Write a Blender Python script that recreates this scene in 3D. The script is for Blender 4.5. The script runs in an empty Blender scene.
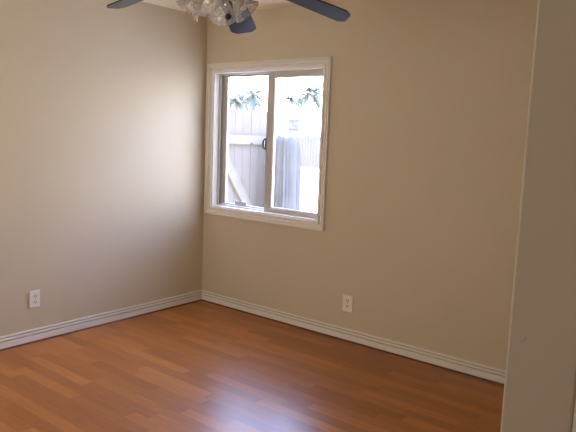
import bpy, bmesh, math, random
from mathutils import Vector, Matrix
random.seed(7)
S = bpy.context.scene
COL = S.collection

# ---------------------------------------------------------------- camera
cam_d = bpy.data.cameras.new('camera'); cam = bpy.data.objects.new('camera', cam_d); COL.objects.link(cam)
cam_d.sensor_fit = 'HORIZONTAL'; cam_d.sensor_width = 36.0
cam_d.lens = 612.466 / 576.0 * 36.0
cam_d.clip_start = 0.02; cam_d.clip_end = 500
YAW, PITCH, ROLL = -0.67102, -0.12928, 0.03829
f = Vector((math.sin(YAW)*math.cos(PITCH), math.cos(YAW)*math.cos(PITCH), math.sin(PITCH)))
r0 = f.cross(Vector((0, 0, 1))).normalized(); u0 = r0.cross(f)
r = r0*math.cos(ROLL) + u0*math.sin(ROLL); u = -r0*math.sin(ROLL) + u0*math.cos(ROLL)
M = Matrix(((r.x, u.x, -f.x), (r.y, u.y, -f.y), (r.z, u.z, -f.z))).to_4x4()
M.translation = Vector((3.8884, -3.7063, 1.4737)); cam.matrix_world = M
S.camera = cam

# ---------------------------------------------------------------- sky, sun, added fill lamps, exposure
SKY_STRENGTH = 25.5
SUN_STRENGTH = 45.0
BACK_FILL_STRENGTH = 30.0        # added area fill behind the camera, in front of a closed blind
HALL_STRENGTH = 8.5
w = bpy.data.worlds.new('sky'); S.world = w; w.use_nodes = True
nt = w.node_tree; nt.nodes.clear()
o = nt.nodes.new('ShaderNodeOutputWorld'); bg = nt.nodes.new('ShaderNodeBackground')
tc = nt.nodes.new('ShaderNodeTexCoord'); sp = nt.nodes.new('ShaderNodeSeparateXYZ'); rp = nt.nodes.new('ShaderNodeValToRGB')
nt.links.new(tc.outputs['Generated'], sp.inputs[0]); nt.links.new(sp.outputs['Z'], rp.inputs[0])
rp.color_ramp.elements[0].position = 0.0; rp.color_ramp.elements[0].color = (1.0, 0.98, 0.95, 1)
rp.color_ramp.elements[1].position = 0.36; rp.color_ramp.elements[1].color = (0.58, 0.74, 1.30, 1)
e = rp.color_ramp.elements.new(0.13); e.color = (0.98, 0.98, 1.0, 1)
nt.links.new(rp.outputs[0], bg.inputs[0]); bg.inputs[1].default_value = SKY_STRENGTH
nt.links.new(bg.outputs[0], o.inputs[0])

sun_d = bpy.data.lights.new('sun', 'SUN'); sun = bpy.data.objects.new('sun', sun_d); COL.objects.link(sun)
sun_d.energy = SUN_STRENGTH; sun_d.angle = 0.009; sun_d.color = (1.0, 0.95, 0.86)
sun_dir = Vector((0.72, 0.05, -0.69)).normalized()      # the way the light travels
sun.rotation_euler = sun_dir.to_track_quat('-Z', 'Y').to_euler()

def area(name, loc, direction, sx, sy, power, color):
    d = bpy.data.lights.new(name, 'AREA'); d.shape = 'RECTANGLE'; d.size = sx; d.size_y = sy
    d.energy = power; d.color = color
    ob = bpy.data.objects.new(name, d); COL.objects.link(ob); ob.location = loc
    ob.rotation_euler = Vector(direction).to_track_quat('-Z', 'Y').to_euler()
    return ob
area('back_fill_light', (1.25, -3.80, 1.45), (0.0, 1, 0.22), 1.7, 1.2, BACK_FILL_STRENGTH, (1.0, 0.94, 0.79))  # added fill light; nothing shines through the closed blind behind it
area('hall_fill_light', (4.25, -4.55, 2.38), (0, 0, -1), 0.35, 0.35, HALL_STRENGTH, (1.0, 0.90, 0.78))  # fill added for the right wall end, from an unseen lamp

vs = S.view_settings
vs.view_transform = 'Standard'; vs.look = 'None'; vs.gamma = 1; vs.use_curve_mapping = False
vs.exposure = 0.0
S.cycles.use_denoising = True
S.cycles.max_bounces = 14; S.cycles.diffuse_bounces = 8; S.cycles.transparent_max_bounces = 24
S.cycles.sample_clamp_indirect = 6.0

# ---------------------------------------------------------------- materials
def new_mat(name):
    m = bpy.data.materials.new(name); m.use_nodes = True
    return m, m.node_tree.nodes, m.node_tree.links, m.node_tree.nodes['Principled BSDF']

def plain(name, col, rough=0.5, metal=0.0, var=0.0, scale=30.0, bump=0.0, bscale=80.0, spec=0.5):
    m, n, l, b = new_mat(name)
    b.inputs['Roughness'].default_value = rough; b.inputs['Metallic'].default_value = metal
    b.inputs['Specular IOR Level'].default_value = spec
    t = n.new('ShaderNodeTexCoord')
    nz = n.new('ShaderNodeTexNoise'); nz.inputs['Scale'].default_value = scale; nz.inputs['Detail'].default_value = 5
    l.new(t.outputs['Object'], nz.inputs['Vector'])
    rp = n.new('ShaderNodeValToRGB')
    rp.color_ramp.elements[0].position = 0.3; rp.color_ramp.elements[1].position = 0.7
    rp.color_ramp.elements[0].color = tuple(c*(1-var) for c in col) + (1,)
    rp.color_ramp.elements[1].color = tuple(min(1, c*(1+var)) for c in col) + (1,)
    l.new(nz.outputs['Fac'], rp.inputs[0]); l.new(rp.outputs[0], b.inputs['Base Color'])
    if bump:
        n2 = n.new('ShaderNodeTexNoise'); n2.inputs['Scale'].default_value = bscale; n2.inputs['Detail'].default_value = 3
        l.new(t.outputs['Object'], n2.inputs['Vector'])
        bp = n.new('ShaderNodeBump'); bp.inputs['Strength'].default_value = bump; bp.inputs['Distance'].default_value = 0.01
        l.new(n2.outputs['Fac'], bp.inputs['Height']); l.new(bp.outputs[0], b.inputs['Normal'])
    return m

WALL = plain('wall_paint', (0.57, 0.495, 0.375), 0.62, 0, 0.012, 1.6, 0.05, 30, 0.3)
PIER = plain('pier_paint', (0.54, 0.49, 0.41), 0.62, 0, 0.012, 3.0, 0.06, 40, 0.3)
CEIL = plain('ceiling_paint', (0.82, 0.74, 0.60), 0.8, 0, 0.012, 3.0, 0.10, 60, 0.2)
TRIM = plain('trim_white', (0.76, 0.72, 0.675), 0.35, 0, 0.01, 8.0)
JAMB = plain('jamb_white', (0.82, 0.81, 0.80), 0.4, 0, 0.01, 8.0)
GROOVE_SHADE = plain('groove_shade', (0.47, 0.425, 0.38), 0.8, 0, 0.06, 12.0)  # darker grey that stands in for shade in the board grooves
SHOE = plain('shoe_wood', (0.11, 0.042, 0.016), 0.4, 0, 0.2, 20.0)
VINYL = plain('vinyl_frame', (0.50, 0.465, 0.43), 0.4, 0, 0.02, 12.0)
TRACK = plain('track_dark', (0.20, 0.18, 0.17), 0.5, 0, 0.05, 12.0)
BRONZE = plain('dark_bronze', (0.05, 0.038, 0.032), 0.4, 0.5, 0.1, 50.0)
STICK = plain('sticker_grey', (0.60, 0.60, 0.60), 0.6, 0, 0.25, 160.0)
PLATE = plain('outlet_ivory', (0.84, 0.81, 0.76), 0.35, 0, 0.01, 20.0)
PLATE2 = plain('outlet_almond', (0.80, 0.74, 0.63), 0.35, 0, 0.01, 20.0)
SLOT = plain('outlet_slot', (0.03, 0.025, 0.02), 0.6, 0, 0.1, 50.0)
BLADE = plain('fan_blade_navy', (0.008, 0.0085, 0.011), 0.34, 0, 0.15, 18.0, 0, 80, 0.25)
BLACK = plain('black_metal', (0.012, 0.012, 0.014), 0.35, 0.2, 0.1, 30.0)
CHROME = plain('brushed_nickel', (0.62, 0.60, 0.57), 0.25, 1.0, 0.05, 40.0)
FENCE = plain('fence_wood', (0.082, 0.070, 0.059), 0.9, 0, 0.10, 5.0, 0.2, 25, 0.1)
FENCE_D = plain('fence_rail_wood', (0.094, 0.084, 0.068), 0.9, 0, 0.10, 5.0, 0.2, 25, 0.1)
FAR = plain('far_fence_wood', (0.056, 0.050, 0.045), 0.9, 0, 0.10, 3.0, 0, 80, 0.1)
TARP = plain('tarp_grey', (0.045, 0.0425, 0.040), 0.85, 0, 0.18, 7.0, 0.2, 20, 0.1)
CONC = plain('ground_concrete', (0.62, 0.60, 0.55), 0.9, 0, 0.08, 1.5, 0.1, 20)
BARK = plain('palm_bark', (0.09, 0.075, 0.065), 0.9, 0, 0.25, 4.0)
BULB = plain('bulb_frosted', (0.85, 0.82, 0.75), 0.3, 0, 0.01, 10.0)

def leaf_mat(name, col):
    m, n, l, b = new_mat(name)
    out = n['Material Output']; tr = n.new('ShaderNodeBsdfTranslucent'); mx = n.new('ShaderNodeMixShader')
    t = n.new('ShaderNodeTexCoord'); nz = n.new('ShaderNodeTexNoise'); nz.inputs['Scale'].default_value = 2.0
    l.new(t.outputs['Object'], nz.inputs['Vector'])
    rp = n.new('ShaderNodeValToRGB'); rp.color_ramp.elements[0].color = tuple(c*0.8 for c in col)+(1,)
    rp.color_ramp.elements[1].color = tuple(min(1, c*1.2) for c in col)+(1,)
    l.new(nz.outputs['Fac'], rp.inputs[0])
    l.new(rp.outputs[0], b.inputs['Base Color']); l.new(rp.outputs[0], tr.inputs['Color'])
    b.inputs['Roughness'].default_value = 0.5; mx.inputs[0].default_value = 0.5
    l.new(b.outputs[0], mx.inputs[1]); l.new(tr.outputs[0], mx.inputs[2]); l.new(mx.outputs[0], out.inputs['Surface'])
    return m
LEAF = leaf_mat('palm_leaf', (0.032, 0.038, 0.023))
LEAF2 = leaf_mat('palm_leaf_dry', (0.50, 0.42, 0.34))

def pane_mat(name, tint, gloss_lo, gloss_hi, dust, dust_scale, blend=0.25, rough=0.02):
    m, n, l, b = new_mat(name)
    out = n['Material Output']; n.remove(b)
    tr = n.new('ShaderNodeBsdfTransparent'); tr.inputs[0].default_value = tint + (1,)
    gl = n.new('ShaderNodeBsdfGlossy'); gl.inputs['Roughness'].default_value = rough
    lw = n.new('ShaderNodeLayerWeight'); lw.inputs['Blend'].default_value = blend
    mr = n.new('ShaderNodeMapRange'); mr.inputs['To Min'].default_value = gloss_lo; mr.inputs['To Max'].default_value = gloss_hi
    l.new(lw.outputs['Fresnel'], mr.inputs['Value'])
    m1 = n.new('ShaderNodeMixShader'); l.new(mr.outputs[0], m1.inputs[0]); l.new(tr.outputs[0], m1.inputs[1]); l.new(gl.outputs[0], m1.inputs[2])
    tl = n.new('ShaderNodeBsdfTranslucent'); tl.inputs[0].default_value = (0.9, 0.9, 0.88, 1)
    t = n.new('ShaderNodeTexCoord'); nz = n.new('ShaderNodeTexNoise'); nz.inputs['Scale'].default_value = dust_scale; nz.inputs['Detail'].default_value = 4
    l.new(t.outputs['Object'], nz.inputs['Vector'])
    m3 = n.new('ShaderNodeMapRange'); m3.inputs['From Min'].default_value = 0.35; m3.inputs['From Max'].default_value = 0.65
    m3.inputs['To Min'].default_value = dust*0.4; m3.inputs['To Max'].default_value = dust*1.6
    l.new(nz.outputs['Fac'], m3.inputs['Value'])
    m2 = n.new('ShaderNodeMixShader'); l.new(m3.outputs[0], m2.inputs[0]); l.new(m1.outputs[0], m2.inputs[1]); l.new(tl.outputs[0], m2.inputs[2])
    l.new(m2.outputs[0], out.inputs['Surface'])
    return m
GLASS = pane_mat('window_glass', (0.97, 0.98, 0.98), 0.0, 0.6, 0.004, 3.0)
SHADE = pane_mat('shade_glass', (0.95, 0.93, 0.90), 0.03, 0.6, 0.17, 60.0, 0.30, 0.06)

def floor_mat():
    m, n, l, b = new_mat('laminate_floor')
    t = n.new('ShaderNodeTexCoord'); s = n.new('ShaderNodeSeparateXYZ'); l.new(t.outputs['Object'], s.inputs[0])
    def mth(op, a, c=None):
        k = n.new('ShaderNodeMath'); k.operation = op
        for i, v in enumerate((a, c)):
            if v is None: continue
            if isinstance(v, (int, float)): k.inputs[i].default_value = v
            else: l.new(v, k.inputs[i])
        return k.outputs[0]
    W, L = 0.074, 0.60
    v = mth('DIVIDE', s.outputs['Y'], W); row = mth('FLOOR', v); fv = mth('FRACT', v)
    wn = n.new('ShaderNodeTexWhiteNoise'); wn.noise_dimensions = '1D'; l.new(row, wn.inputs['W'])
    uu = mth('ADD', mth('DIVIDE', s.outputs['X'], L), mth('MULTIPLY', wn.outputs['Value'], 13.7))
    colm = mth('FLOOR', uu); fu = mth('FRACT', uu)
    cb = n.new('ShaderNodeCombineXYZ'); l.new(row, cb.inputs[0]); l.new(colm, cb.inputs[1])
    w2 = n.new('ShaderNodeTexWhiteNoise'); w2.noise_dimensions = '2D'; l.new(cb.outputs[0], w2.inputs['Vector'])
    rp = n.new('ShaderNodeValToRGB'); rp.color_ramp.interpolation = 'LINEAR'
    rp.color_ramp.elements[0].color = (0.265, 0.084, 0.014, 1); rp.color_ramp.elements[1].color = (0.41, 0.156, 0.036, 1)
    e = rp.color_ramp.elements.new(0.5); e.color = (0.34, 0.118, 0.024, 1)
    l.new(w2.outputs['Value'], rp.inputs[0])
    # grain, stretched along the board and shifted per strip
    cg = n.new('ShaderNodeCombineXYZ')
    l.new(mth('ADD', mth('MULTIPLY', s.outputs['X'], 4.0), mth('MULTIPLY', w2.outputs['Value'], 37)), cg.inputs[0])
    l.new(mth('MULTIPLY', s.outputs['Y'], 45.0), cg.inputs[1])
    g = n.new('ShaderNodeTexNoise'); g.inputs['Scale'].default_value = 1.0; g.inputs['Detail'].default_value = 6; g.inputs['Distortion'].default_value = 1.2
    l.new(cg.outputs[0], g.inputs['Vector'])
    gm = n.new('ShaderNodeMapRange'); gm.inputs['From Min'].default_value = 0.3; gm.inputs['From Max'].default_value = 0.7
    gm.inputs['To Min'].default_value = 0.84; gm.inputs['To Max'].default_value = 1.12
    l.new(g.outputs['Fac'], gm.inputs['Value'])
    # joints
    jv = mth('LESS_THAN', mth('ABSOLUTE', mth('SUBTRACT', fv, 0.0)), 0.035)
    ju = mth('LESS_THAN', fu, 0.007)
    jm = mth('SUBTRACT', 1.0, mth('MULTIPLY', mth('MAXIMUM', jv, ju), 0.17))
    mul = mth('MULTIPLY', gm.outputs[0], jm)
    mx = n.new('ShaderNodeVectorMath'); mx.operation = 'SCALE'
    l.new(rp.outputs[0], mx.inputs[0]); l.new(mul, mx.inputs['Scale'])
    l.new(mx.outputs[0], b.inputs['Base Color'])
    rr = n.new('ShaderNodeMapRange'); rr.inputs['To Min'].default_value = 0.29; rr.inputs['To Max'].default_value = 0.34
    l.new(g.outputs['Fac'], rr.inputs['Value']); l.new(rr.outputs[0], b.inputs['Roughness'])
    b.inputs['Specular IOR Level'].default_value = 0.42
    bp = n.new('ShaderNodeBump'); bp.inputs['Strength'].default_value = 0.05; bp.inputs['Distance'].default_value = 0.004
    l.new(g.outputs['Fac'], bp.inputs['Height']); l.new(bp.outputs[0], b.inputs['Normal'])
    return m
FLOOR = floor_mat()

# ---------------------------------------------------------------- helpers
def bx(bm, a, b):
    """axis aligned box from corner a to corner b"""
    x0, y0, z0 = a; x1, y1, z1 = b
    v = [bm.verts.new(p) for p in ((x0,y0,z0),(x1,y0,z0),(x1,y1,z0),(x0,y1,z0),(x0,y0,z1),(x1,y0,z1),(x1,y1,z1),(x0,y1,z1))]
    for q in ((0,3,2,1),(4,5,6,7),(0,1,5,4),(1,2,6,5),(2,3,7,6),(3,0,4,7)):
        bm.faces.new([v[i] for i in q])

def extrude_profile(bm, prof, P0, P1, A, B, m0=0.0, m1=0.0):
    """sweep the closed 2-D profile (a, b) from P0 to P1; A, B are its axes; m0/m1 mitre the ends by a*m"""
    P0, P1, A, B = map(Vector, (P0, P1, A, B)); d = (P1-P0).normalized()
    r0 = [bm.verts.new(P0 + A*a + B*b + d*(a*m0)) for a, b in prof]
    r1 = [bm.verts.new(P1 + A*a + B*b - d*(a*m1)) for a, b in prof]
    k = len(prof)
    for i in range(k):
        bm.faces.new((r0[i], r0[(i+1) % k], r1[(i+1) % k], r1[i]))
    bm.faces.new(r0[::-1]); bm.faces.new(r1)

def lathe(bm, prof, seg=32, mat=None, ripple=None):
    """prof: list of (radius, z)"""
    rings = []
    for rad, z in prof:
        if rad < 1e-6:
            rings.append([bm.verts.new((0, 0, z))])
        else:
            ring = []
            for i in range(seg):
                a = 2*math.pi*i/seg
                k = rad*(1 + (ripple(a, z) if ripple else 0))
                ring.append(bm.verts.new((k*math.cos(a), k*math.sin(a), z)))
            rings.append(ring)
    for A, B in zip(rings, rings[1:]):
        if len(A) == 1 and len(B) == 1: continue
        for i in range(seg):
            j = (i+1) % seg
            if len(A) == 1: bm.faces.new((A[0], B[i], B[j]))
            elif len(B) == 1: bm.faces.new((A[i], B[0], A[j]))
            else: bm.faces.new((A[i], B[i], B[j], A[j]))
    if mat is not None: bmesh.ops.transform(bm, matrix=mat, verts=bm.verts[:])

def tube(bm, pts, rad, seg=10, closed=False):
    pts = [Vector(p) for p in pts]; n = len(pts); rings = []
    rads = rad if isinstance(rad, (list, tuple)) else [rad]*n
    for i, p in enumerate(pts):
        if closed: d = pts[(i+1) % n] - pts[i-1]
        else: d = pts[min(i+1, n-1)] - pts[max(i-1, 0)]
        d.normalize(); a = d.orthogonal() if abs(d.z) > 0.95 else d.cross(Vector((0, 0, 1)))
        a.normalize(); b = d.cross(a)
        rings.append([bm.verts.new(p + (a*math.cos(t) + b*math.sin(t))*rads[i]) for t in [2*math.pi*k/seg for k in range(seg)]])
    m = n if closed else n-1
    for i in range(m):
        A, B = rings[i], rings[(i+1) % n]
        for k in range(seg):
            bm.faces.new((A[k], A[(k+1) % seg], B[(k+1) % seg], B[k]))
    if not closed:
        bm.faces.new(rings[0][::-1]); bm.faces.new(rings[-1])

def obj(name, bm, mat, parent=None, smooth=False, bevel=0.0, loc=None):
    bmesh.ops.recalc_face_normals(bm, faces=bm.faces[:])
    me = bpy.data.meshes.new(name); bm.to_mesh(me); bm.free()
    if smooth:
        for p in me.polygons: p.use_smooth = True
    me.materials.append(mat)
    ob = bpy.data.objects.new(name, me); COL.objects.link(ob)
    if parent is not None: ob.parent = parent
    if loc is not None: ob.location = loc
    if bevel:
        b = ob.modifiers.new('bevel', 'BEVEL'); b.width = bevel; b.segments = 2; b.limit_method = 'ANGLE'
    return ob

def thing(name, label, cat, loc=(0, 0, 0), rotz=0.0, group=None):
    ob = bpy.data.objects.new(name, None); COL.objects.link(ob); ob.empty_display_size = 0.1
    ob.location = loc; ob.rotation_euler = (0, 0, rotz); ob['label'] = label; ob['category'] = cat
    if group: ob['group'] = group
    return ob

def struct(name, bm, mat, label=None, cat=None, **k):
    ob = obj(name, bm, mat, **k); ob['kind'] = 'structure'
    if label: ob['label'] = label
    if cat: ob['category'] = cat
    return ob
NB = bmesh.new

# ---------------------------------------------------------------- room shell
H = 2.44
XR, XO = 3.551, 3.6675          # right wall: room face, hall face
YB = -3.85                     # back wall of the room
YH = -5.30                     # end of the hall behind the camera
XC = 3.10                      # where the back wall turns into the hall
XH = 4.85                      # far side of the hall
YE = -2.651                    # end of the right wall (the pier beside the camera)
WX0, WX1, WZ0, WZ1 = 0.092, 1.233, 0.847, 1.988   # window opening

bm = NB(); bx(bm, (-0.14, YB-0.14, -0.08), (XC, 0.14, 0.0)); bx(bm, (XC, YH-0.14, -0.08), (XH+0.12, 0.14, 0.0))
struct('floor', bm, FLOOR, 'honey brown laminate strip floor with a soft window reflection', 'floor')
bm = NB(); bx(bm, (-0.14, YB-0.14, H), (XC, 0.14, H+0.10)); bx(bm, (XC, YH-0.14, H), (XH+0.12, 0.14, H+0.10))
struct('ceiling', bm, CEIL, 'pale cream ceiling above the fan', 'ceiling')
bm = NB(); bx(bm, (-0.14, YB, 0), (0, 0.0, H))
struct('wall_left', bm, WALL, 'bare beige wall on the left with one outlet', 'wall')
bm = NB()
bx(bm, (-0.14, 0, 0), (WX0, 0.14, H)); bx(bm, (WX1, 0, 0), (XH+0.12, 0.14, H))
bx(bm, (WX0, 0, 0), (WX1, 0.14, WZ0)); bx(bm, (WX0, 0, WZ1), (WX1, 0.14, H))
bmesh.ops.remove_doubles(bm, verts=bm.verts[:], dist=1e-5)
struct('wall_back', bm, WALL, 'bare beige wall around the white framed window', 'wall')
# right wall, its end seen close by at the right
bm = NB(); bx(bm, (XR, YE, 0), (XO, 0, H))
pier = struct('wall_right', bm, PIER, 'beige wall end close by at the right edge', 'wall', bevel=0.0045)
bm = NB()
tube(bm, [(3.576+0.0055*math.cos(t), YE-0.0002, 1.150+0.010*math.sin(t)) for t in [(-2.2+i*0.28) for i in range(9)]], [0.0004,0.0008,0.0011,0.0013,0.0014,0.0013,0.0011,0.0008,0.0004], 6)
sc = obj('scuff_mark', bm, plain('scuff', (0.44, 0.39, 0.32), 0.8), pier); sc['kind'] = 'structure'
# wall behind the camera with an added second window opening
BX0, BX1, BZ0, BZ1 = 0.40, 2.10, 0.85, 2.05
bm = NB()
bx(bm, (-0.14, YB-0.14, 0), (BX0, YB, H)); bx(bm, (BX1, YB-0.14, 0), (XC, YB, H)); bx(bm, (XC-0.14, YH, 0), (XC, YB-0.14, H)); bx(bm, (XC-0.14, YH-0.14, 0), (XH+0.12, YH, H))
bx(bm, (BX0, YB-0.14, 0), (BX1, YB, BZ0)); bx(bm, (BX0, YB-0.14, BZ1), (BX1, YB, H))
struct('wall_front', bm, WALL, 'beige wall behind the camera with an added second window', 'wall')
bm = NB(); bx(bm, (XH, YH, 0), (XH+0.12, 0, H))
struct('wall_hall', bm, WALL, 'beige hall wall outside the room', 'wall')

# baseboards: white moulded board over a thin dark shoe strip
PB = [(0, 0.012), (0.021, 0.012), (0.021, 0.046), (0.019, 0.049), (0.008, 0.050), (0.008, 0.059), (0.018, 0.060), (0.017, 0.070), (0.007, 0.0715), (0.007, 0.080), (0.012, 0.081), (0.011, 0.089), (0, 0.090)]
PS = [(0, 0.0), (0.024, 0.0), (0.023, 0.006), (0.018, 0.0118), (0, 0.0118)]
def baseboard(name, P0, P1, A, label, m0=0, m1=0):
    bm = NB(); extrude_profile(bm, PB, P0, P1, A, (0, 0, 1), m0, m1)
    b = struct(name, bm, TRIM, label, 'baseboard')
    bm = NB()
    for z0, z1, dep in ((0.0502, 0.0588, 0.0095), (0.0718, 0.0798, 0.0085)):  # strips with the groove shade put into their colour
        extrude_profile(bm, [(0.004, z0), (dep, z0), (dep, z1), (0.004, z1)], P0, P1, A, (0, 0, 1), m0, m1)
    g = obj('groove_shade', bm, GROOVE_SHADE, b); g['kind'] = 'structure'; g['label'] = 'grey strips painted as shade in the board grooves'
    bm = NB(); extrude_profile(bm, PS, P0, P1, A, (0, 0, 1), m0, m1)
    s = obj('shoe_strip', bm, SHOE, b); s['kind'] = 'structure'; s['label'] = 'dark brown strip under the white board'
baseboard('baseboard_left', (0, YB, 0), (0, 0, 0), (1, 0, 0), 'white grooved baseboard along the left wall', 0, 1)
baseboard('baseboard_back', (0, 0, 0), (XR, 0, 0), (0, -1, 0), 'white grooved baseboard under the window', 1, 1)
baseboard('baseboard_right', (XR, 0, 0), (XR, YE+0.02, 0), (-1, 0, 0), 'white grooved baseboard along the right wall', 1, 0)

# white casing on the hall side of the opening
bm = NB(); bx(bm, (XO, YE+0.001, 0), (XO+0.020, YE+0.070, 2.15))
struct('trim_1', bm, TRIM, 'white upright casing at the extreme right edge', 'trim', bevel=0.004)

# ---------------------------------------------------------------- window
win = bpy.data.objects.new('window_1', None); COL.objects.link(win); win.location = ((WX0+WX1)/2, 0, WZ0)
win['kind'] = 'structure'; win['label'] = 'white framed sliding window beside the room corner'; win['category'] = 'window'
def wobj(name, bm, mat, parent=None, **k):
    for v in bm.verts: v.co -= Vector(win.location)
    return obj(name, bm, mat, parent or win, **k)
CW = 0.065
PC = [(0, 0), (0, 0.010), (0.003, 0.013), (0.015, 0.013), (0.017, 0.004), (0.026, 0.004), (0.028, 0.015), (0.044, 0.018), (0.046, 0.012), (0.051, 0.012), (0.053, 0.022), (0.063, 0.022), (0.065, 0.020), (0.065, 0)]
bm = NB()
for P0, P1, A in (((WX0, 0, WZ0), (WX0, 0, WZ1), (-1, 0, 0)), ((WX1, 0, WZ0), (WX1, 0, WZ1), (1, 0, 0)),
                  ((WX0, 0, WZ1), (WX1, 0, WZ1), (0, 0, 1)), ((WX0, 0, WZ0), (WX1, 0, WZ0), (0, 0, -1))):
    extrude_profile(bm, PC, P0, P1, A, (0, -1, 0), -1, -1)
wobj('casing', bm, TRIM)
T = 0.012
bm = NB()     # jamb lining
bx(bm, (WX0, 0, WZ0), (WX0+T, 0.055, WZ1)); bx(bm, (WX1-T, 0, WZ0), (WX1, 0.055, WZ1))
bx(bm, (WX0+T, 0, WZ1-T), (WX1-T, 0.055, WZ1)); bx(bm, (WX0+T, 0, WZ0), (WX1-T, 0.055, WZ0+T))
wobj('jamb', bm, JAMB)
def ring(bm, x0, x1, z0, z1, y0, y1, l, rr_, b, t):
    bx(bm, (x0, y0, z0), (x0+l, y1, z1)); bx(bm, (x1-rr_, y0, z0), (x1, y1, z1))
    bx(bm, (x0+l, y0, z0), (x1-rr_, y1, z0+b)); bx(bm, (x0+l, y0, z1-t), (x1-rr_, y1, z1))
bm = NB(); ring(bm, WX0, WX1, WZ0, WZ1, 0.055, 0.125, 0.030, 0.018, 0.020, 0.024)
wobj('outer_frame', bm, VINYL, bevel=0.002)
bm = NB(); bx(bm, (WX0+0.0295, 0.068, WZ0+0.024), (WX0+0.032, 0.080, WZ1-0.024))
wobj('track', bm, TRACK)
# fixed pane on the left
fx = NB(); ring(fx, WX0+0.030, 0.700, WZ0+0.024, WZ1-0.024, 0.088, 0.115, 0.048, 0.045, 0.010, 0.014)
fxo = wobj('fixed_sash', fx, VINYL, bevel=0.003)
bm = NB(); bx(bm, (WX0+0.076, 0.100, WZ0+0.030), (0.658, 0.104, WZ1-0.038)); wobj('pane', bm, GLASS, fxo)
bm = NB(); bx(bm, (0.285, 0.0955, 0.874), (0.415, 0.0995, 0.906)); st = wobj('sticker', bm, STICK, fxo)
st['label'] = 'small grey sticker low on the glass'
# sliding sash on the right, nearer the room
sx0, sx1, sz0, sz1 = 0.648, WX1-0.0125, WZ0+0.0125, WZ1-0.008
sl = NB(); ring(sl, sx0, sx1, sz0, sz1, 0.052, 0.084, 0.056, 0.022, 0.034, 0.046)
slo = wobj('sliding_sash', sl, VINYL, bevel=0.003)
bm = NB(); ring(bm, sx0+0.056, sx1-0.022, sz0+0.034, sz1-0.046, 0.062, 0.076, 0.014, 0.007, 0.009, 0.009)
gb = wobj('glazing_bead', bm, TRIM, slo)
bm = NB(); bx(bm, (sx0+0.070, 0.067, sz0+0.042), (sx1-0.027, 0.071, sz1-0.056)); wobj('pane', bm, GLASS, slo)
bm = NB()   # D shaped pull
pts = [(sx0+0.004, 0.056, 1.366), (sx0-0.012, 0.050, 1.369), (sx0-0.022, 0.048, 1.382), (sx0-0.022, 0.048, 1.430), (sx0-0.012, 0.050, 1.443), (sx0+0.004, 0.056, 1.446)]
tube(bm, pts, 0.0085, 10)
bx(bm, (sx0-0.003, 0.047, 1.362), (sx0+0.007, 0.053, 1.450))
hd = wobj('latch_handle', bm, BRONZE, slo, bevel=0.002); hd['label'] = 'dark bronze latch pull on the sash edge'

# unseen window added behind the camera to go with the fill light
w2 = bpy.data.objects.new('added_window', None); COL.objects.link(w2); w2['kind'] = 'structure'
w2['label'] = 'added unseen window behind the camera with its blind down'; w2['category'] = 'window'
bm = NB(); ring(bm, BX0-0.02, BX1+0.02, BZ0-0.02, BZ1+0.02, YB-0.12, YB-0.06, 0.06, 0.06, 0.06, 0.06)
bx(bm, (1.22, YB-0.115, BZ0+0.03), (1.28, YB-0.065, BZ1-0.03)); obj('window_frame', bm, TRIM, w2)
bm = NB(); bx(bm, (BX0+0.03, YB-0.092, BZ0+0.03), (BX1-0.03, YB-0.088, BZ1-0.03)); obj('pane', bm, GLASS, w2)
bm = NB(); bx(bm, (BX0, YB-0.055, BZ0), (BX1, YB-0.050, BZ1)); obj('roller_blind', bm, PLATE, w2)

# ---------------------------------------------------------------- outlets
def outlet(loc, rotz, label, pm):
    """cover plate facing -Y at rotz = 0"""
    t = thing('wall_outlet', label, 'outlet', loc, rotz, 'wall outlets')
    bm = NB(); bx(bm, (-0.037, -0.0075, -0.059), (0.037, 0, 0.059)); obj('cover_plate', bm, pm, t, bevel=0.003)
    for z in (0.0205, -0.0205):
        bm = NB()
        n = 24; v0 = []; v1 = []
        for i in range(n):
            a = 2*math.pi*i/n; x = 0.0172*math.cos(a); zz = max(-0.0125, min(0.0125, 0.0172*math.sin(a)))
            v0.append(bm.verts.new((x, -0.007, z+zz))); v1.append(bm.verts.new((x, -0.0098, z+zz)))
        for i in range(n): bm.faces.new((v0[i], v0[(i+1) % n], v1[(i+1) % n], v1[i]))
        bm.faces.new(v0); bm.faces.new(v1)
        rc = obj('receptacle', bm, pm, t)
        for x, hh in ((-0.0066, 0.0052), (0.0066, 0.0060)):
            bm = NB(); bx(bm, (x-0.0020, -0.0103, z+0.003-hh), (x+0.0020, -0.0090, z+0.003+hh)); obj('slot', bm, SLOT, rc)
        bm = NB(); lathe(bm, [(0, 0), (0.0026, 0), (0.0026, 0.0013), (0, 0.0013)], 12, Matrix.Translation((0, -0.0090, z-0.0075)) @ Matrix.Rotation(math.pi/2, 4, 'X')); obj('ground_hole', bm, SLOT, rc)
    bm = NB(); lathe(bm, [(0, 0), (0.0036, 0), (0.0028, 0.0016), (0, 0.002)], 12, Matrix.Translation((0, -0.007, 0)) @ Matrix.Rotation(math.pi/2, 4, 'X')); obj('screw', bm, CHROME, t)
    return t
outlet((0, -1.571, 0.301), math.pi/2, 'white duplex outlet low on the left wall', PLATE)
outlet((1.537, 0, 0.279), 0, 'beige duplex outlet low on the wall right of the window', PLATE2).scale = (1.18, 1.0, 1.06)

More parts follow.
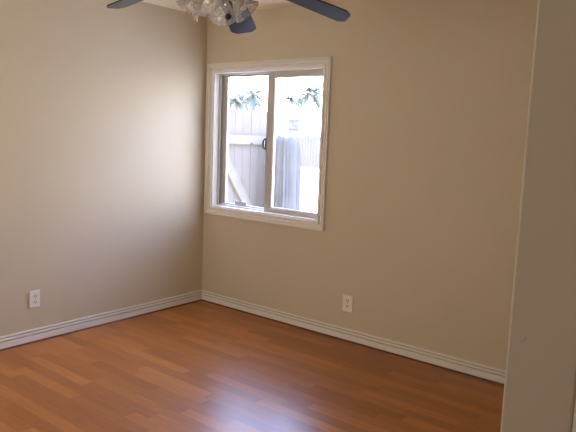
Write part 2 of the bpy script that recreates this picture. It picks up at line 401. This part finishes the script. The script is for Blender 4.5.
# ---------------------------------------------------------------- ceiling fan
FX, FY = 1.843, -1.700
fan = thing('ceiling_fan', 'dark bladed ceiling fan with clear glass bell shades', 'ceiling fan', (FX, FY, H))
def fobj(name, bm, mat, parent=None, **k):
    for v in bm.verts: v.co -= Vector((FX, FY, H))
    return obj(name, bm, mat, parent or fan, **k)
def at(z, x=0, y=0): return Matrix.Translation((FX+x, FY+y, z))
bm = NB(); lathe(bm, [(0, 0), (0.068, 0), (0.070, -0.012), (0.060, -0.045), (0.030, -0.060), (0, -0.060)], 40, at(H)); fobj('canopy', bm, BLACK, smooth=True)
bm = NB(); lathe(bm, [(0, 2.33), (0.013, 2.33), (0.013, 2.385), (0, 2.385)], 20, at(0)); fobj('downrod', bm, BLACK, smooth=True)
bm = NB(); lathe(bm, [(0, 2.345), (0.045, 2.345), (0.100, 2.325), (0.125, 2.295), (0.125, 2.245), (0.105, 2.215), (0.060, 2.205), (0, 2.205)], 48, at(0)); fobj('motor_housing', bm, BLACK, smooth=True)
bm = NB(); lathe(bm, [(0, 2.207), (0.052, 2.207), (0.055, 2.19), (0.050, 2.135), (0.034, 2.115), (0, 2.113)], 36, at(0)); fobj('switch_housing', bm, CHROME, smooth=True)
bm = NB(); lathe(bm, [(0, 2.114), (0.012, 2.114), (0.010, 2.098), (0.006, 2.09), (0, 2.088)], 20, at(0)); fobj('finial', bm, CHROME, smooth=True)
A0 = 2.143
DROOPS = [0.188, 0.143, 0.150, 0.150, 0.186]
for k in range(5):
    a = A0 + k*2*math.pi/5 + (-0.035 if k == 0 else -0.055)
    rot = Matrix.Rotation(a, 4, 'Z')
    frame = Matrix.Translation((FX, FY, 2.212)) @ rot @ Matrix.Rotation(math.atan(DROOPS[k]/0.61), 4, 'Y') @ Matrix.Rotation(math.radians(-9), 4, 'X')
    # blade outline: straight sides widening to the tip, clipped tip corners
    out = [(0.17, -0.050), (0.19, -0.058), (0.590, -0.071), (0.606, -0.068), (0.630, -0.044), (0.633, -0.036), (0.633, 0.036), (0.630, 0.044), (0.606, 0.068), (0.590, 0.071), (0.19, 0.058), (0.17, 0.050)]
    bm = NB(); t0 = [bm.verts.new((x, y, -0.003)) for x, y in out]; t1 = [bm.verts.new((x, y, 0.003)) for x, y in out]
    bm.faces.new(t0); bm.faces.new(t1)
    for i in range(len(out)): bm.faces.new((t0[i], t0[(i+1) % len(out)], t1[(i+1) % len(out)], t1[i]))
    bmesh.ops.transform(bm, matrix=frame, verts=bm.verts[:])
    bl = fobj('blade', bm, BLADE, bevel=0.0015)
    bm = NB()
    ir = [(0.085, -0.016), (0.15, -0.014), (0.19, -0.034), (0.245, -0.030), (0.262, 0.0), (0.245, 0.030), (0.19, 0.034), (0.15, 0.014), (0.085, 0.016)]
    t0 = [bm.verts.new((x, y, 0.003)) for x, y in ir]; t1 = [bm.verts.new((x, y, 0.009)) for x, y in ir]
    bm.faces.new(t0); bm.faces.new(t1)
    for i in range(len(ir)): bm.faces.new((t0[i], t0[(i+1) % len(ir)], t1[(i+1) % len(ir)], t1[i]))
    bmesh.ops.transform(bm, matrix=frame, verts=bm.verts[:])
    fobj('blade_iron', bm, BLACK, bl)
# light kit: four arms, each with socket, bulb and ribbed clear bell shade
for k in range(4):
    a = math.radians(120 + 90*k); d = Vector((math.cos(a), math.sin(a), 0)); F0 = Vector((FX, FY, 0))
    Z = Vector((0, 0, 1)); ax = (d*math.sin(math.radians(43)) - Z*math.cos(math.radians(43))).normalized()
    root = F0 + d*0.078 + Z*2.083
    bm = NB(); tube(bm, [F0 + d*0.035 + Z*2.150, F0 + d*0.060 + Z*2.140, F0 + d*0.072 + Z*2.118, root - ax*0.012], 0.0075, 10)
    arm = fobj('lamp_arm', bm, CHROME, smooth=True)
    Mx = Matrix.Translation(root) @ ax.to_track_quat('Z', 'Y').to_matrix().to_4x4()
    bm = NB(); lathe(bm, [(0, -0.016), (0.016, -0.016), (0.024, -0.006), (0.027, 0.006), (0.024, 0.010), (0.017, 0.024), (0, 0.024)], 24, Mx); fobj('socket', bm, CHROME, arm, smooth=True)
    bm = NB(); lathe(bm, [(0, 0.022), (0.011, 0.024), (0.015, 0.036), (0.019, 0.050), (0.016, 0.064), (0.008, 0.074), (0, 0.076)], 20, Mx); fobj('bulb', bm, BULB, arm, smooth=True)
    bm = NB()
    pr = [(0.0245, 0.000), (0.027, 0.012), (0.034, 0.028), (0.041, 0.044), (0.047, 0.060), (0.053, 0.074), (0.061, 0.086), (0.0655, 0.089), (0.0655, 0.0925)]
    inner = [(rr_-0.0025, z) for rr_, z in reversed(pr)]
    lathe(bm, pr + inner, 72, Mx, ripple=lambda t, z: 0.022*min(1, z/0.05)*math.cos(16*t))
    sh = fobj('lamp_shade', bm, SHADE, arm, smooth=True); sh['label'] = 'ribbed clear glass bell shade'
# pull chain with a black ball
rt = Vector((0.78, 0.625, 0))
c0 = Vector((FX, FY, 0)) + rt*0.050 + Vector((0.714, -0.70, 0))*0.105
bm = NB(); tube(bm, [c0 + Vector((0, 0, 2.14)), c0 + Vector((0, 0, 2.08)), c0 + Vector((0, 0, 1.991))], 0.0013, 6)
pc = fobj('pull_chain', bm, CHROME)
bm = NB(); lathe(bm, [(0, 0.015)] + [(0.015*math.sin(i*math.pi/10), 0.015*math.cos(i*math.pi/10)) for i in range(1, 10)] + [(0, -0.015)], 20, Matrix.Translation(c0 + Vector((0, 0, 1.977))))
pk = fobj('pull_knob', bm, BLACK, pc, smooth=True); pk['label'] = 'round black knob'

# ---------------------------------------------------------------- outside
bm = NB(); bx(bm, (-70, 0.14, -0.30), (30, 90, -0.12))
gr = struct('ground', bm, CONC, 'pale sunlit concrete yard outside', 'ground')

# unseen overhang added above the window to shape daylight on the left wall
bm = NB(); bx(bm, (-0.70, 0.14, 2.44), (6.0, 0.62, 2.56)); bx(bm, (-0.70, 0.62, 2.40), (6.0, 0.645, 2.60))
struct('eave_blocker', bm, TRIM, 'added unseen white overhang above the window that cuts skylight', 'light blocker')

# unseen block added beside the window to keep skylight off the room corner
bm = NB(); bx(bm, (1.48, 0.14, -0.15), (6.0, 1.80, 2.40))
struct('skylight_block', bm, plain('stucco', (0.30, 0.29, 0.27), 0.9, 0, 0.05, 6.0, 0.2, 60), 'added unseen block outside beside the window that cuts skylight', 'wall')

# wooden side gate across the yard, seen from its braced side
GX = -1.0
gate = thing('wooden_gate', 'weathered wooden plank gate with diagonal brace outside the window', 'gate', (GX, 1.4, -0.12))
def gobj(name, bm, mat, parent=None, **k):
    for v in bm.verts: v.co -= Vector((GX, 1.4, -0.12))
    return obj(name, bm, mat, parent or gate, **k)
bm = NB(); y = 0.87; i = 0
while y < 1.97:
    wd = 0.138; top = 1.765 + random.uniform(-0.012, 0.012)
    y1 = min(y+wd, 1.985)
    bx(bm, (GX-0.022, y, -0.08), (GX + random.uniform(-0.003, 0.0), y1-0.003, top)); y += wd
gobj('plank_panel', bm, FENCE)
for z in (1.415, 0.28):
    bm = NB(); bx(bm, (GX, 0.87, z-0.052), (GX+0.038, 1.98, z+0.052)); gobj('rail', bm, FENCE_D, bevel=0.003)
bm = NB()
p0, p1 = Vector((GX+0.019, 1.125, 1.365)), Vector((GX+0.019, 1.86, 0.335))
# brace as a sheared board between the rails
dd = (p1-p0).normalized(); nn = Vector((0, dd.z, -dd.y))
vs_ = []
for X in (GX+0.001, GX+0.036):
    for P, s_ in ((p0, 1), (p0, -1), (p1, -1), (p1, 1)):
        q = P + nn*0.056*s_; vs_.append(bm.verts.new((X, q.y, q.z)))
bm.faces.new(vs_[:4][::-1]); bm.faces.new(vs_[4:])
for i in range(4): bm.faces.new((vs_[i], vs_[(i+1) % 4], vs_[4+(i+1) % 4], vs_[4+i]))
gobj('diagonal_brace', bm, FENCE_D)
bm = NB(); bx(bm, (GX+0.038, 1.655, 1.360), (GX+0.050, 1.680, 1.387)); gobj('bolt', bm, BRONZE)

# draped grey cover standing at the latch side of the gate
TY, TX = 2.02, -0.74
n = 96
bm = NB(); rings = []
levels = [(-0.12, 1.10, 1.0), (0.3, 1.05, 1.0), (0.8, 1.0, 0.9), (1.15, 0.97, 0.75), (1.33, 0.95, 0.5), (1.41, 0.90, 0.35), (1.455, 0.72, 0.5), (1.47, 0.40, 0.6)]
for z, s_, amp in levels:
    rg = []
    for i in range(n):
        t = 2*math.pi*i/n
        cx, sy = math.cos(t), math.sin(t)
        px = 0.13*math.copysign(abs(cx)**0.5, cx); py = 0.19*math.copysign(abs(sy)**0.5, sy)
        fold = 1 + amp*(0.085*math.sin(9*t+1.3+0.5*z) + 0.05*math.sin(17*t+0.4*z*3) + 0.02*math.sin(29*t+z*5))
        rg.append(bm.verts.new((px*s_*fold, py*s_*fold, z + 0.012*math.sin(5*t+1)*(z > 1.2) + 0.12)))
    rings.append(rg)
for A, B in zip(rings, rings[1:]):
    for i in range(n): bm.faces.new((A[i], A[(i+1) % n], B[(i+1) % n], B[i]))
bm.faces.new(rings[0][::-1]); bm.faces.new(rings[-1])
tp = obj('draped_cover', bm, TARP, smooth=True, loc=(TX, TY, -0.12))
tp['label'] = 'grey folded cover standing upright beside the plank gate outside'; tp['category'] = 'cover'

# low far fence
FYY = 21.7
ff = thing('board_fence', 'low pale board fence far across the sunlit yard', 'fence', (-14, FYY, -0.12))
bm = NB(); x = -24.0
while x < -8:
    bx(bm, (x+14, -0.01, 0.02), (x+14.17, 0.012, 1.60 + random.uniform(-0.02, 0.02))); x += 0.185
obj('board_panel', bm, FAR, ff)
bm = NB(); bx(bm, (-10.0, -0.03, 1.60), (6.0, 0.05, 1.66)); obj('top_rail', bm, FENCE_D, ff)
for i in range(7):
    bm = NB(); bx(bm, (-9.9+i*2.6, 0.015, -0.02), (-9.8+i*2.6, 0.11, 1.62)); obj('fence_post', bm, FENCE_D, ff)

# utility post behind the far fence
bm = NB(); bx(bm, (-0.28, -0.2, 0), (0.28, 0.2, 2.55)); bx(bm, (-0.40, -0.32, 2.05), (0.40, 0.32, 2.15)); bx(bm, (-0.36, -0.28, 2.55), (0.36, 0.28, 2.65))
up = obj('square_pillar', bm, plain('pillar_stucco', (0.055, 0.050, 0.048), 0.9, 0, 0.1, 3.0), loc=(-19.55, 26, -0.12), bevel=0.02)
up['label'] = 'pale square pillar rising behind the far board fence'; up['category'] = 'pillar'

def palm(loc, h, crown, fronds, label, seed, lm):
    rd = random.Random(seed)
    t = thing('palm_tree', label, 'palm tree', loc, 0, 'palm trees beyond the fences')
    bm = NB(); tube(bm, [(0.10*math.sin(i*0.5), 0, h*i/8) for i in range(9)], [0.24-0.012*i for i in range(9)], 12); obj('trunk', bm, BARK, t, smooth=True)
    bm = NB(); topx = 0.10*math.sin(4)
    for k in range(fronds):
        a = 2*math.pi*k/fronds + rd.uniform(-0.3, 0.3); el = rd.uniform(-0.5, 1.15); L = crown*rd.uniform(0.8, 1.15)
        spine = []
        for j in range(8):
            s_ = j/7; rr_ = L*s_*math.cos(el)*(1-0.15*s_); zz = L*s_*math.sin(el) - 0.55*L*s_*s_
            spine.append(Vector((topx + rr_*math.cos(a), rr_*math.sin(a), h + zz)))
        side = Vector((-math.sin(a), math.cos(a), 0))
        for j in range(7):
            p, q = spine[j], spine[j+1]; wd = crown*0.20*math.sin(math.pi*(j+0.6)/7.6)
            bm.faces.new([bm.verts.new(p), bm.verts.new(q), bm.verts.new(q + side*wd*0.5 - Vector((0, 0, wd*0.6))), bm.verts.new(p + side*wd - Vector((0, 0, wd*0.8)))])
            bm.faces.new([bm.verts.new(p), bm.verts.new(q), bm.verts.new(q - side*wd*0.5 - Vector((0, 0, wd*0.6))), bm.verts.new(p - side*wd - Vector((0, 0, wd*0.8)))])
    obj('crown', bm, lm, t)
    return t
palm((-18.25, 26.0, -0.12), 4.25, 1.10, 22, 'tallest palm tree above the far fence in the right pane', 1, LEAF)
palm((-20.13, 26.5, -0.12), 3.85, 0.95, 17, 'palm crown nearest the sash stile in the right pane', 2, LEAF)
palm((-22.5, 30.5, -0.12), 4.20, 0.90, 15, 'drooping palm between the two others in the right pane', 3, LEAF)
palm((-22.33, 23.8, -0.12), 3.75, 1.05, 18, 'leftmost palm crown above the wooden gate', 4, LEAF)
palm((-27.08, 29.6, -0.12), 4.20, 1.15, 19, 'middle palm crown above the wooden gate', 5, LEAF)
palm((-22.87, 26.0, -0.12), 4.20, 1.10, 19, 'rightmost palm crown above the wooden gate', 6, LEAF)

# unseen hall lamp body, added to go with hall_fill_light
hl = thing('added_hall_lamp', 'added unseen round flush hall lamp behind the camera', 'added fill lamp', (4.25, -4.55, H))
bm = NB(); lathe(bm, [(0, 0), (0.17, 0), (0.17, -0.02), (0.15, -0.03), (0, -0.03)], 36); obj('lamp_base', bm, CHROME, hl, smooth=False)
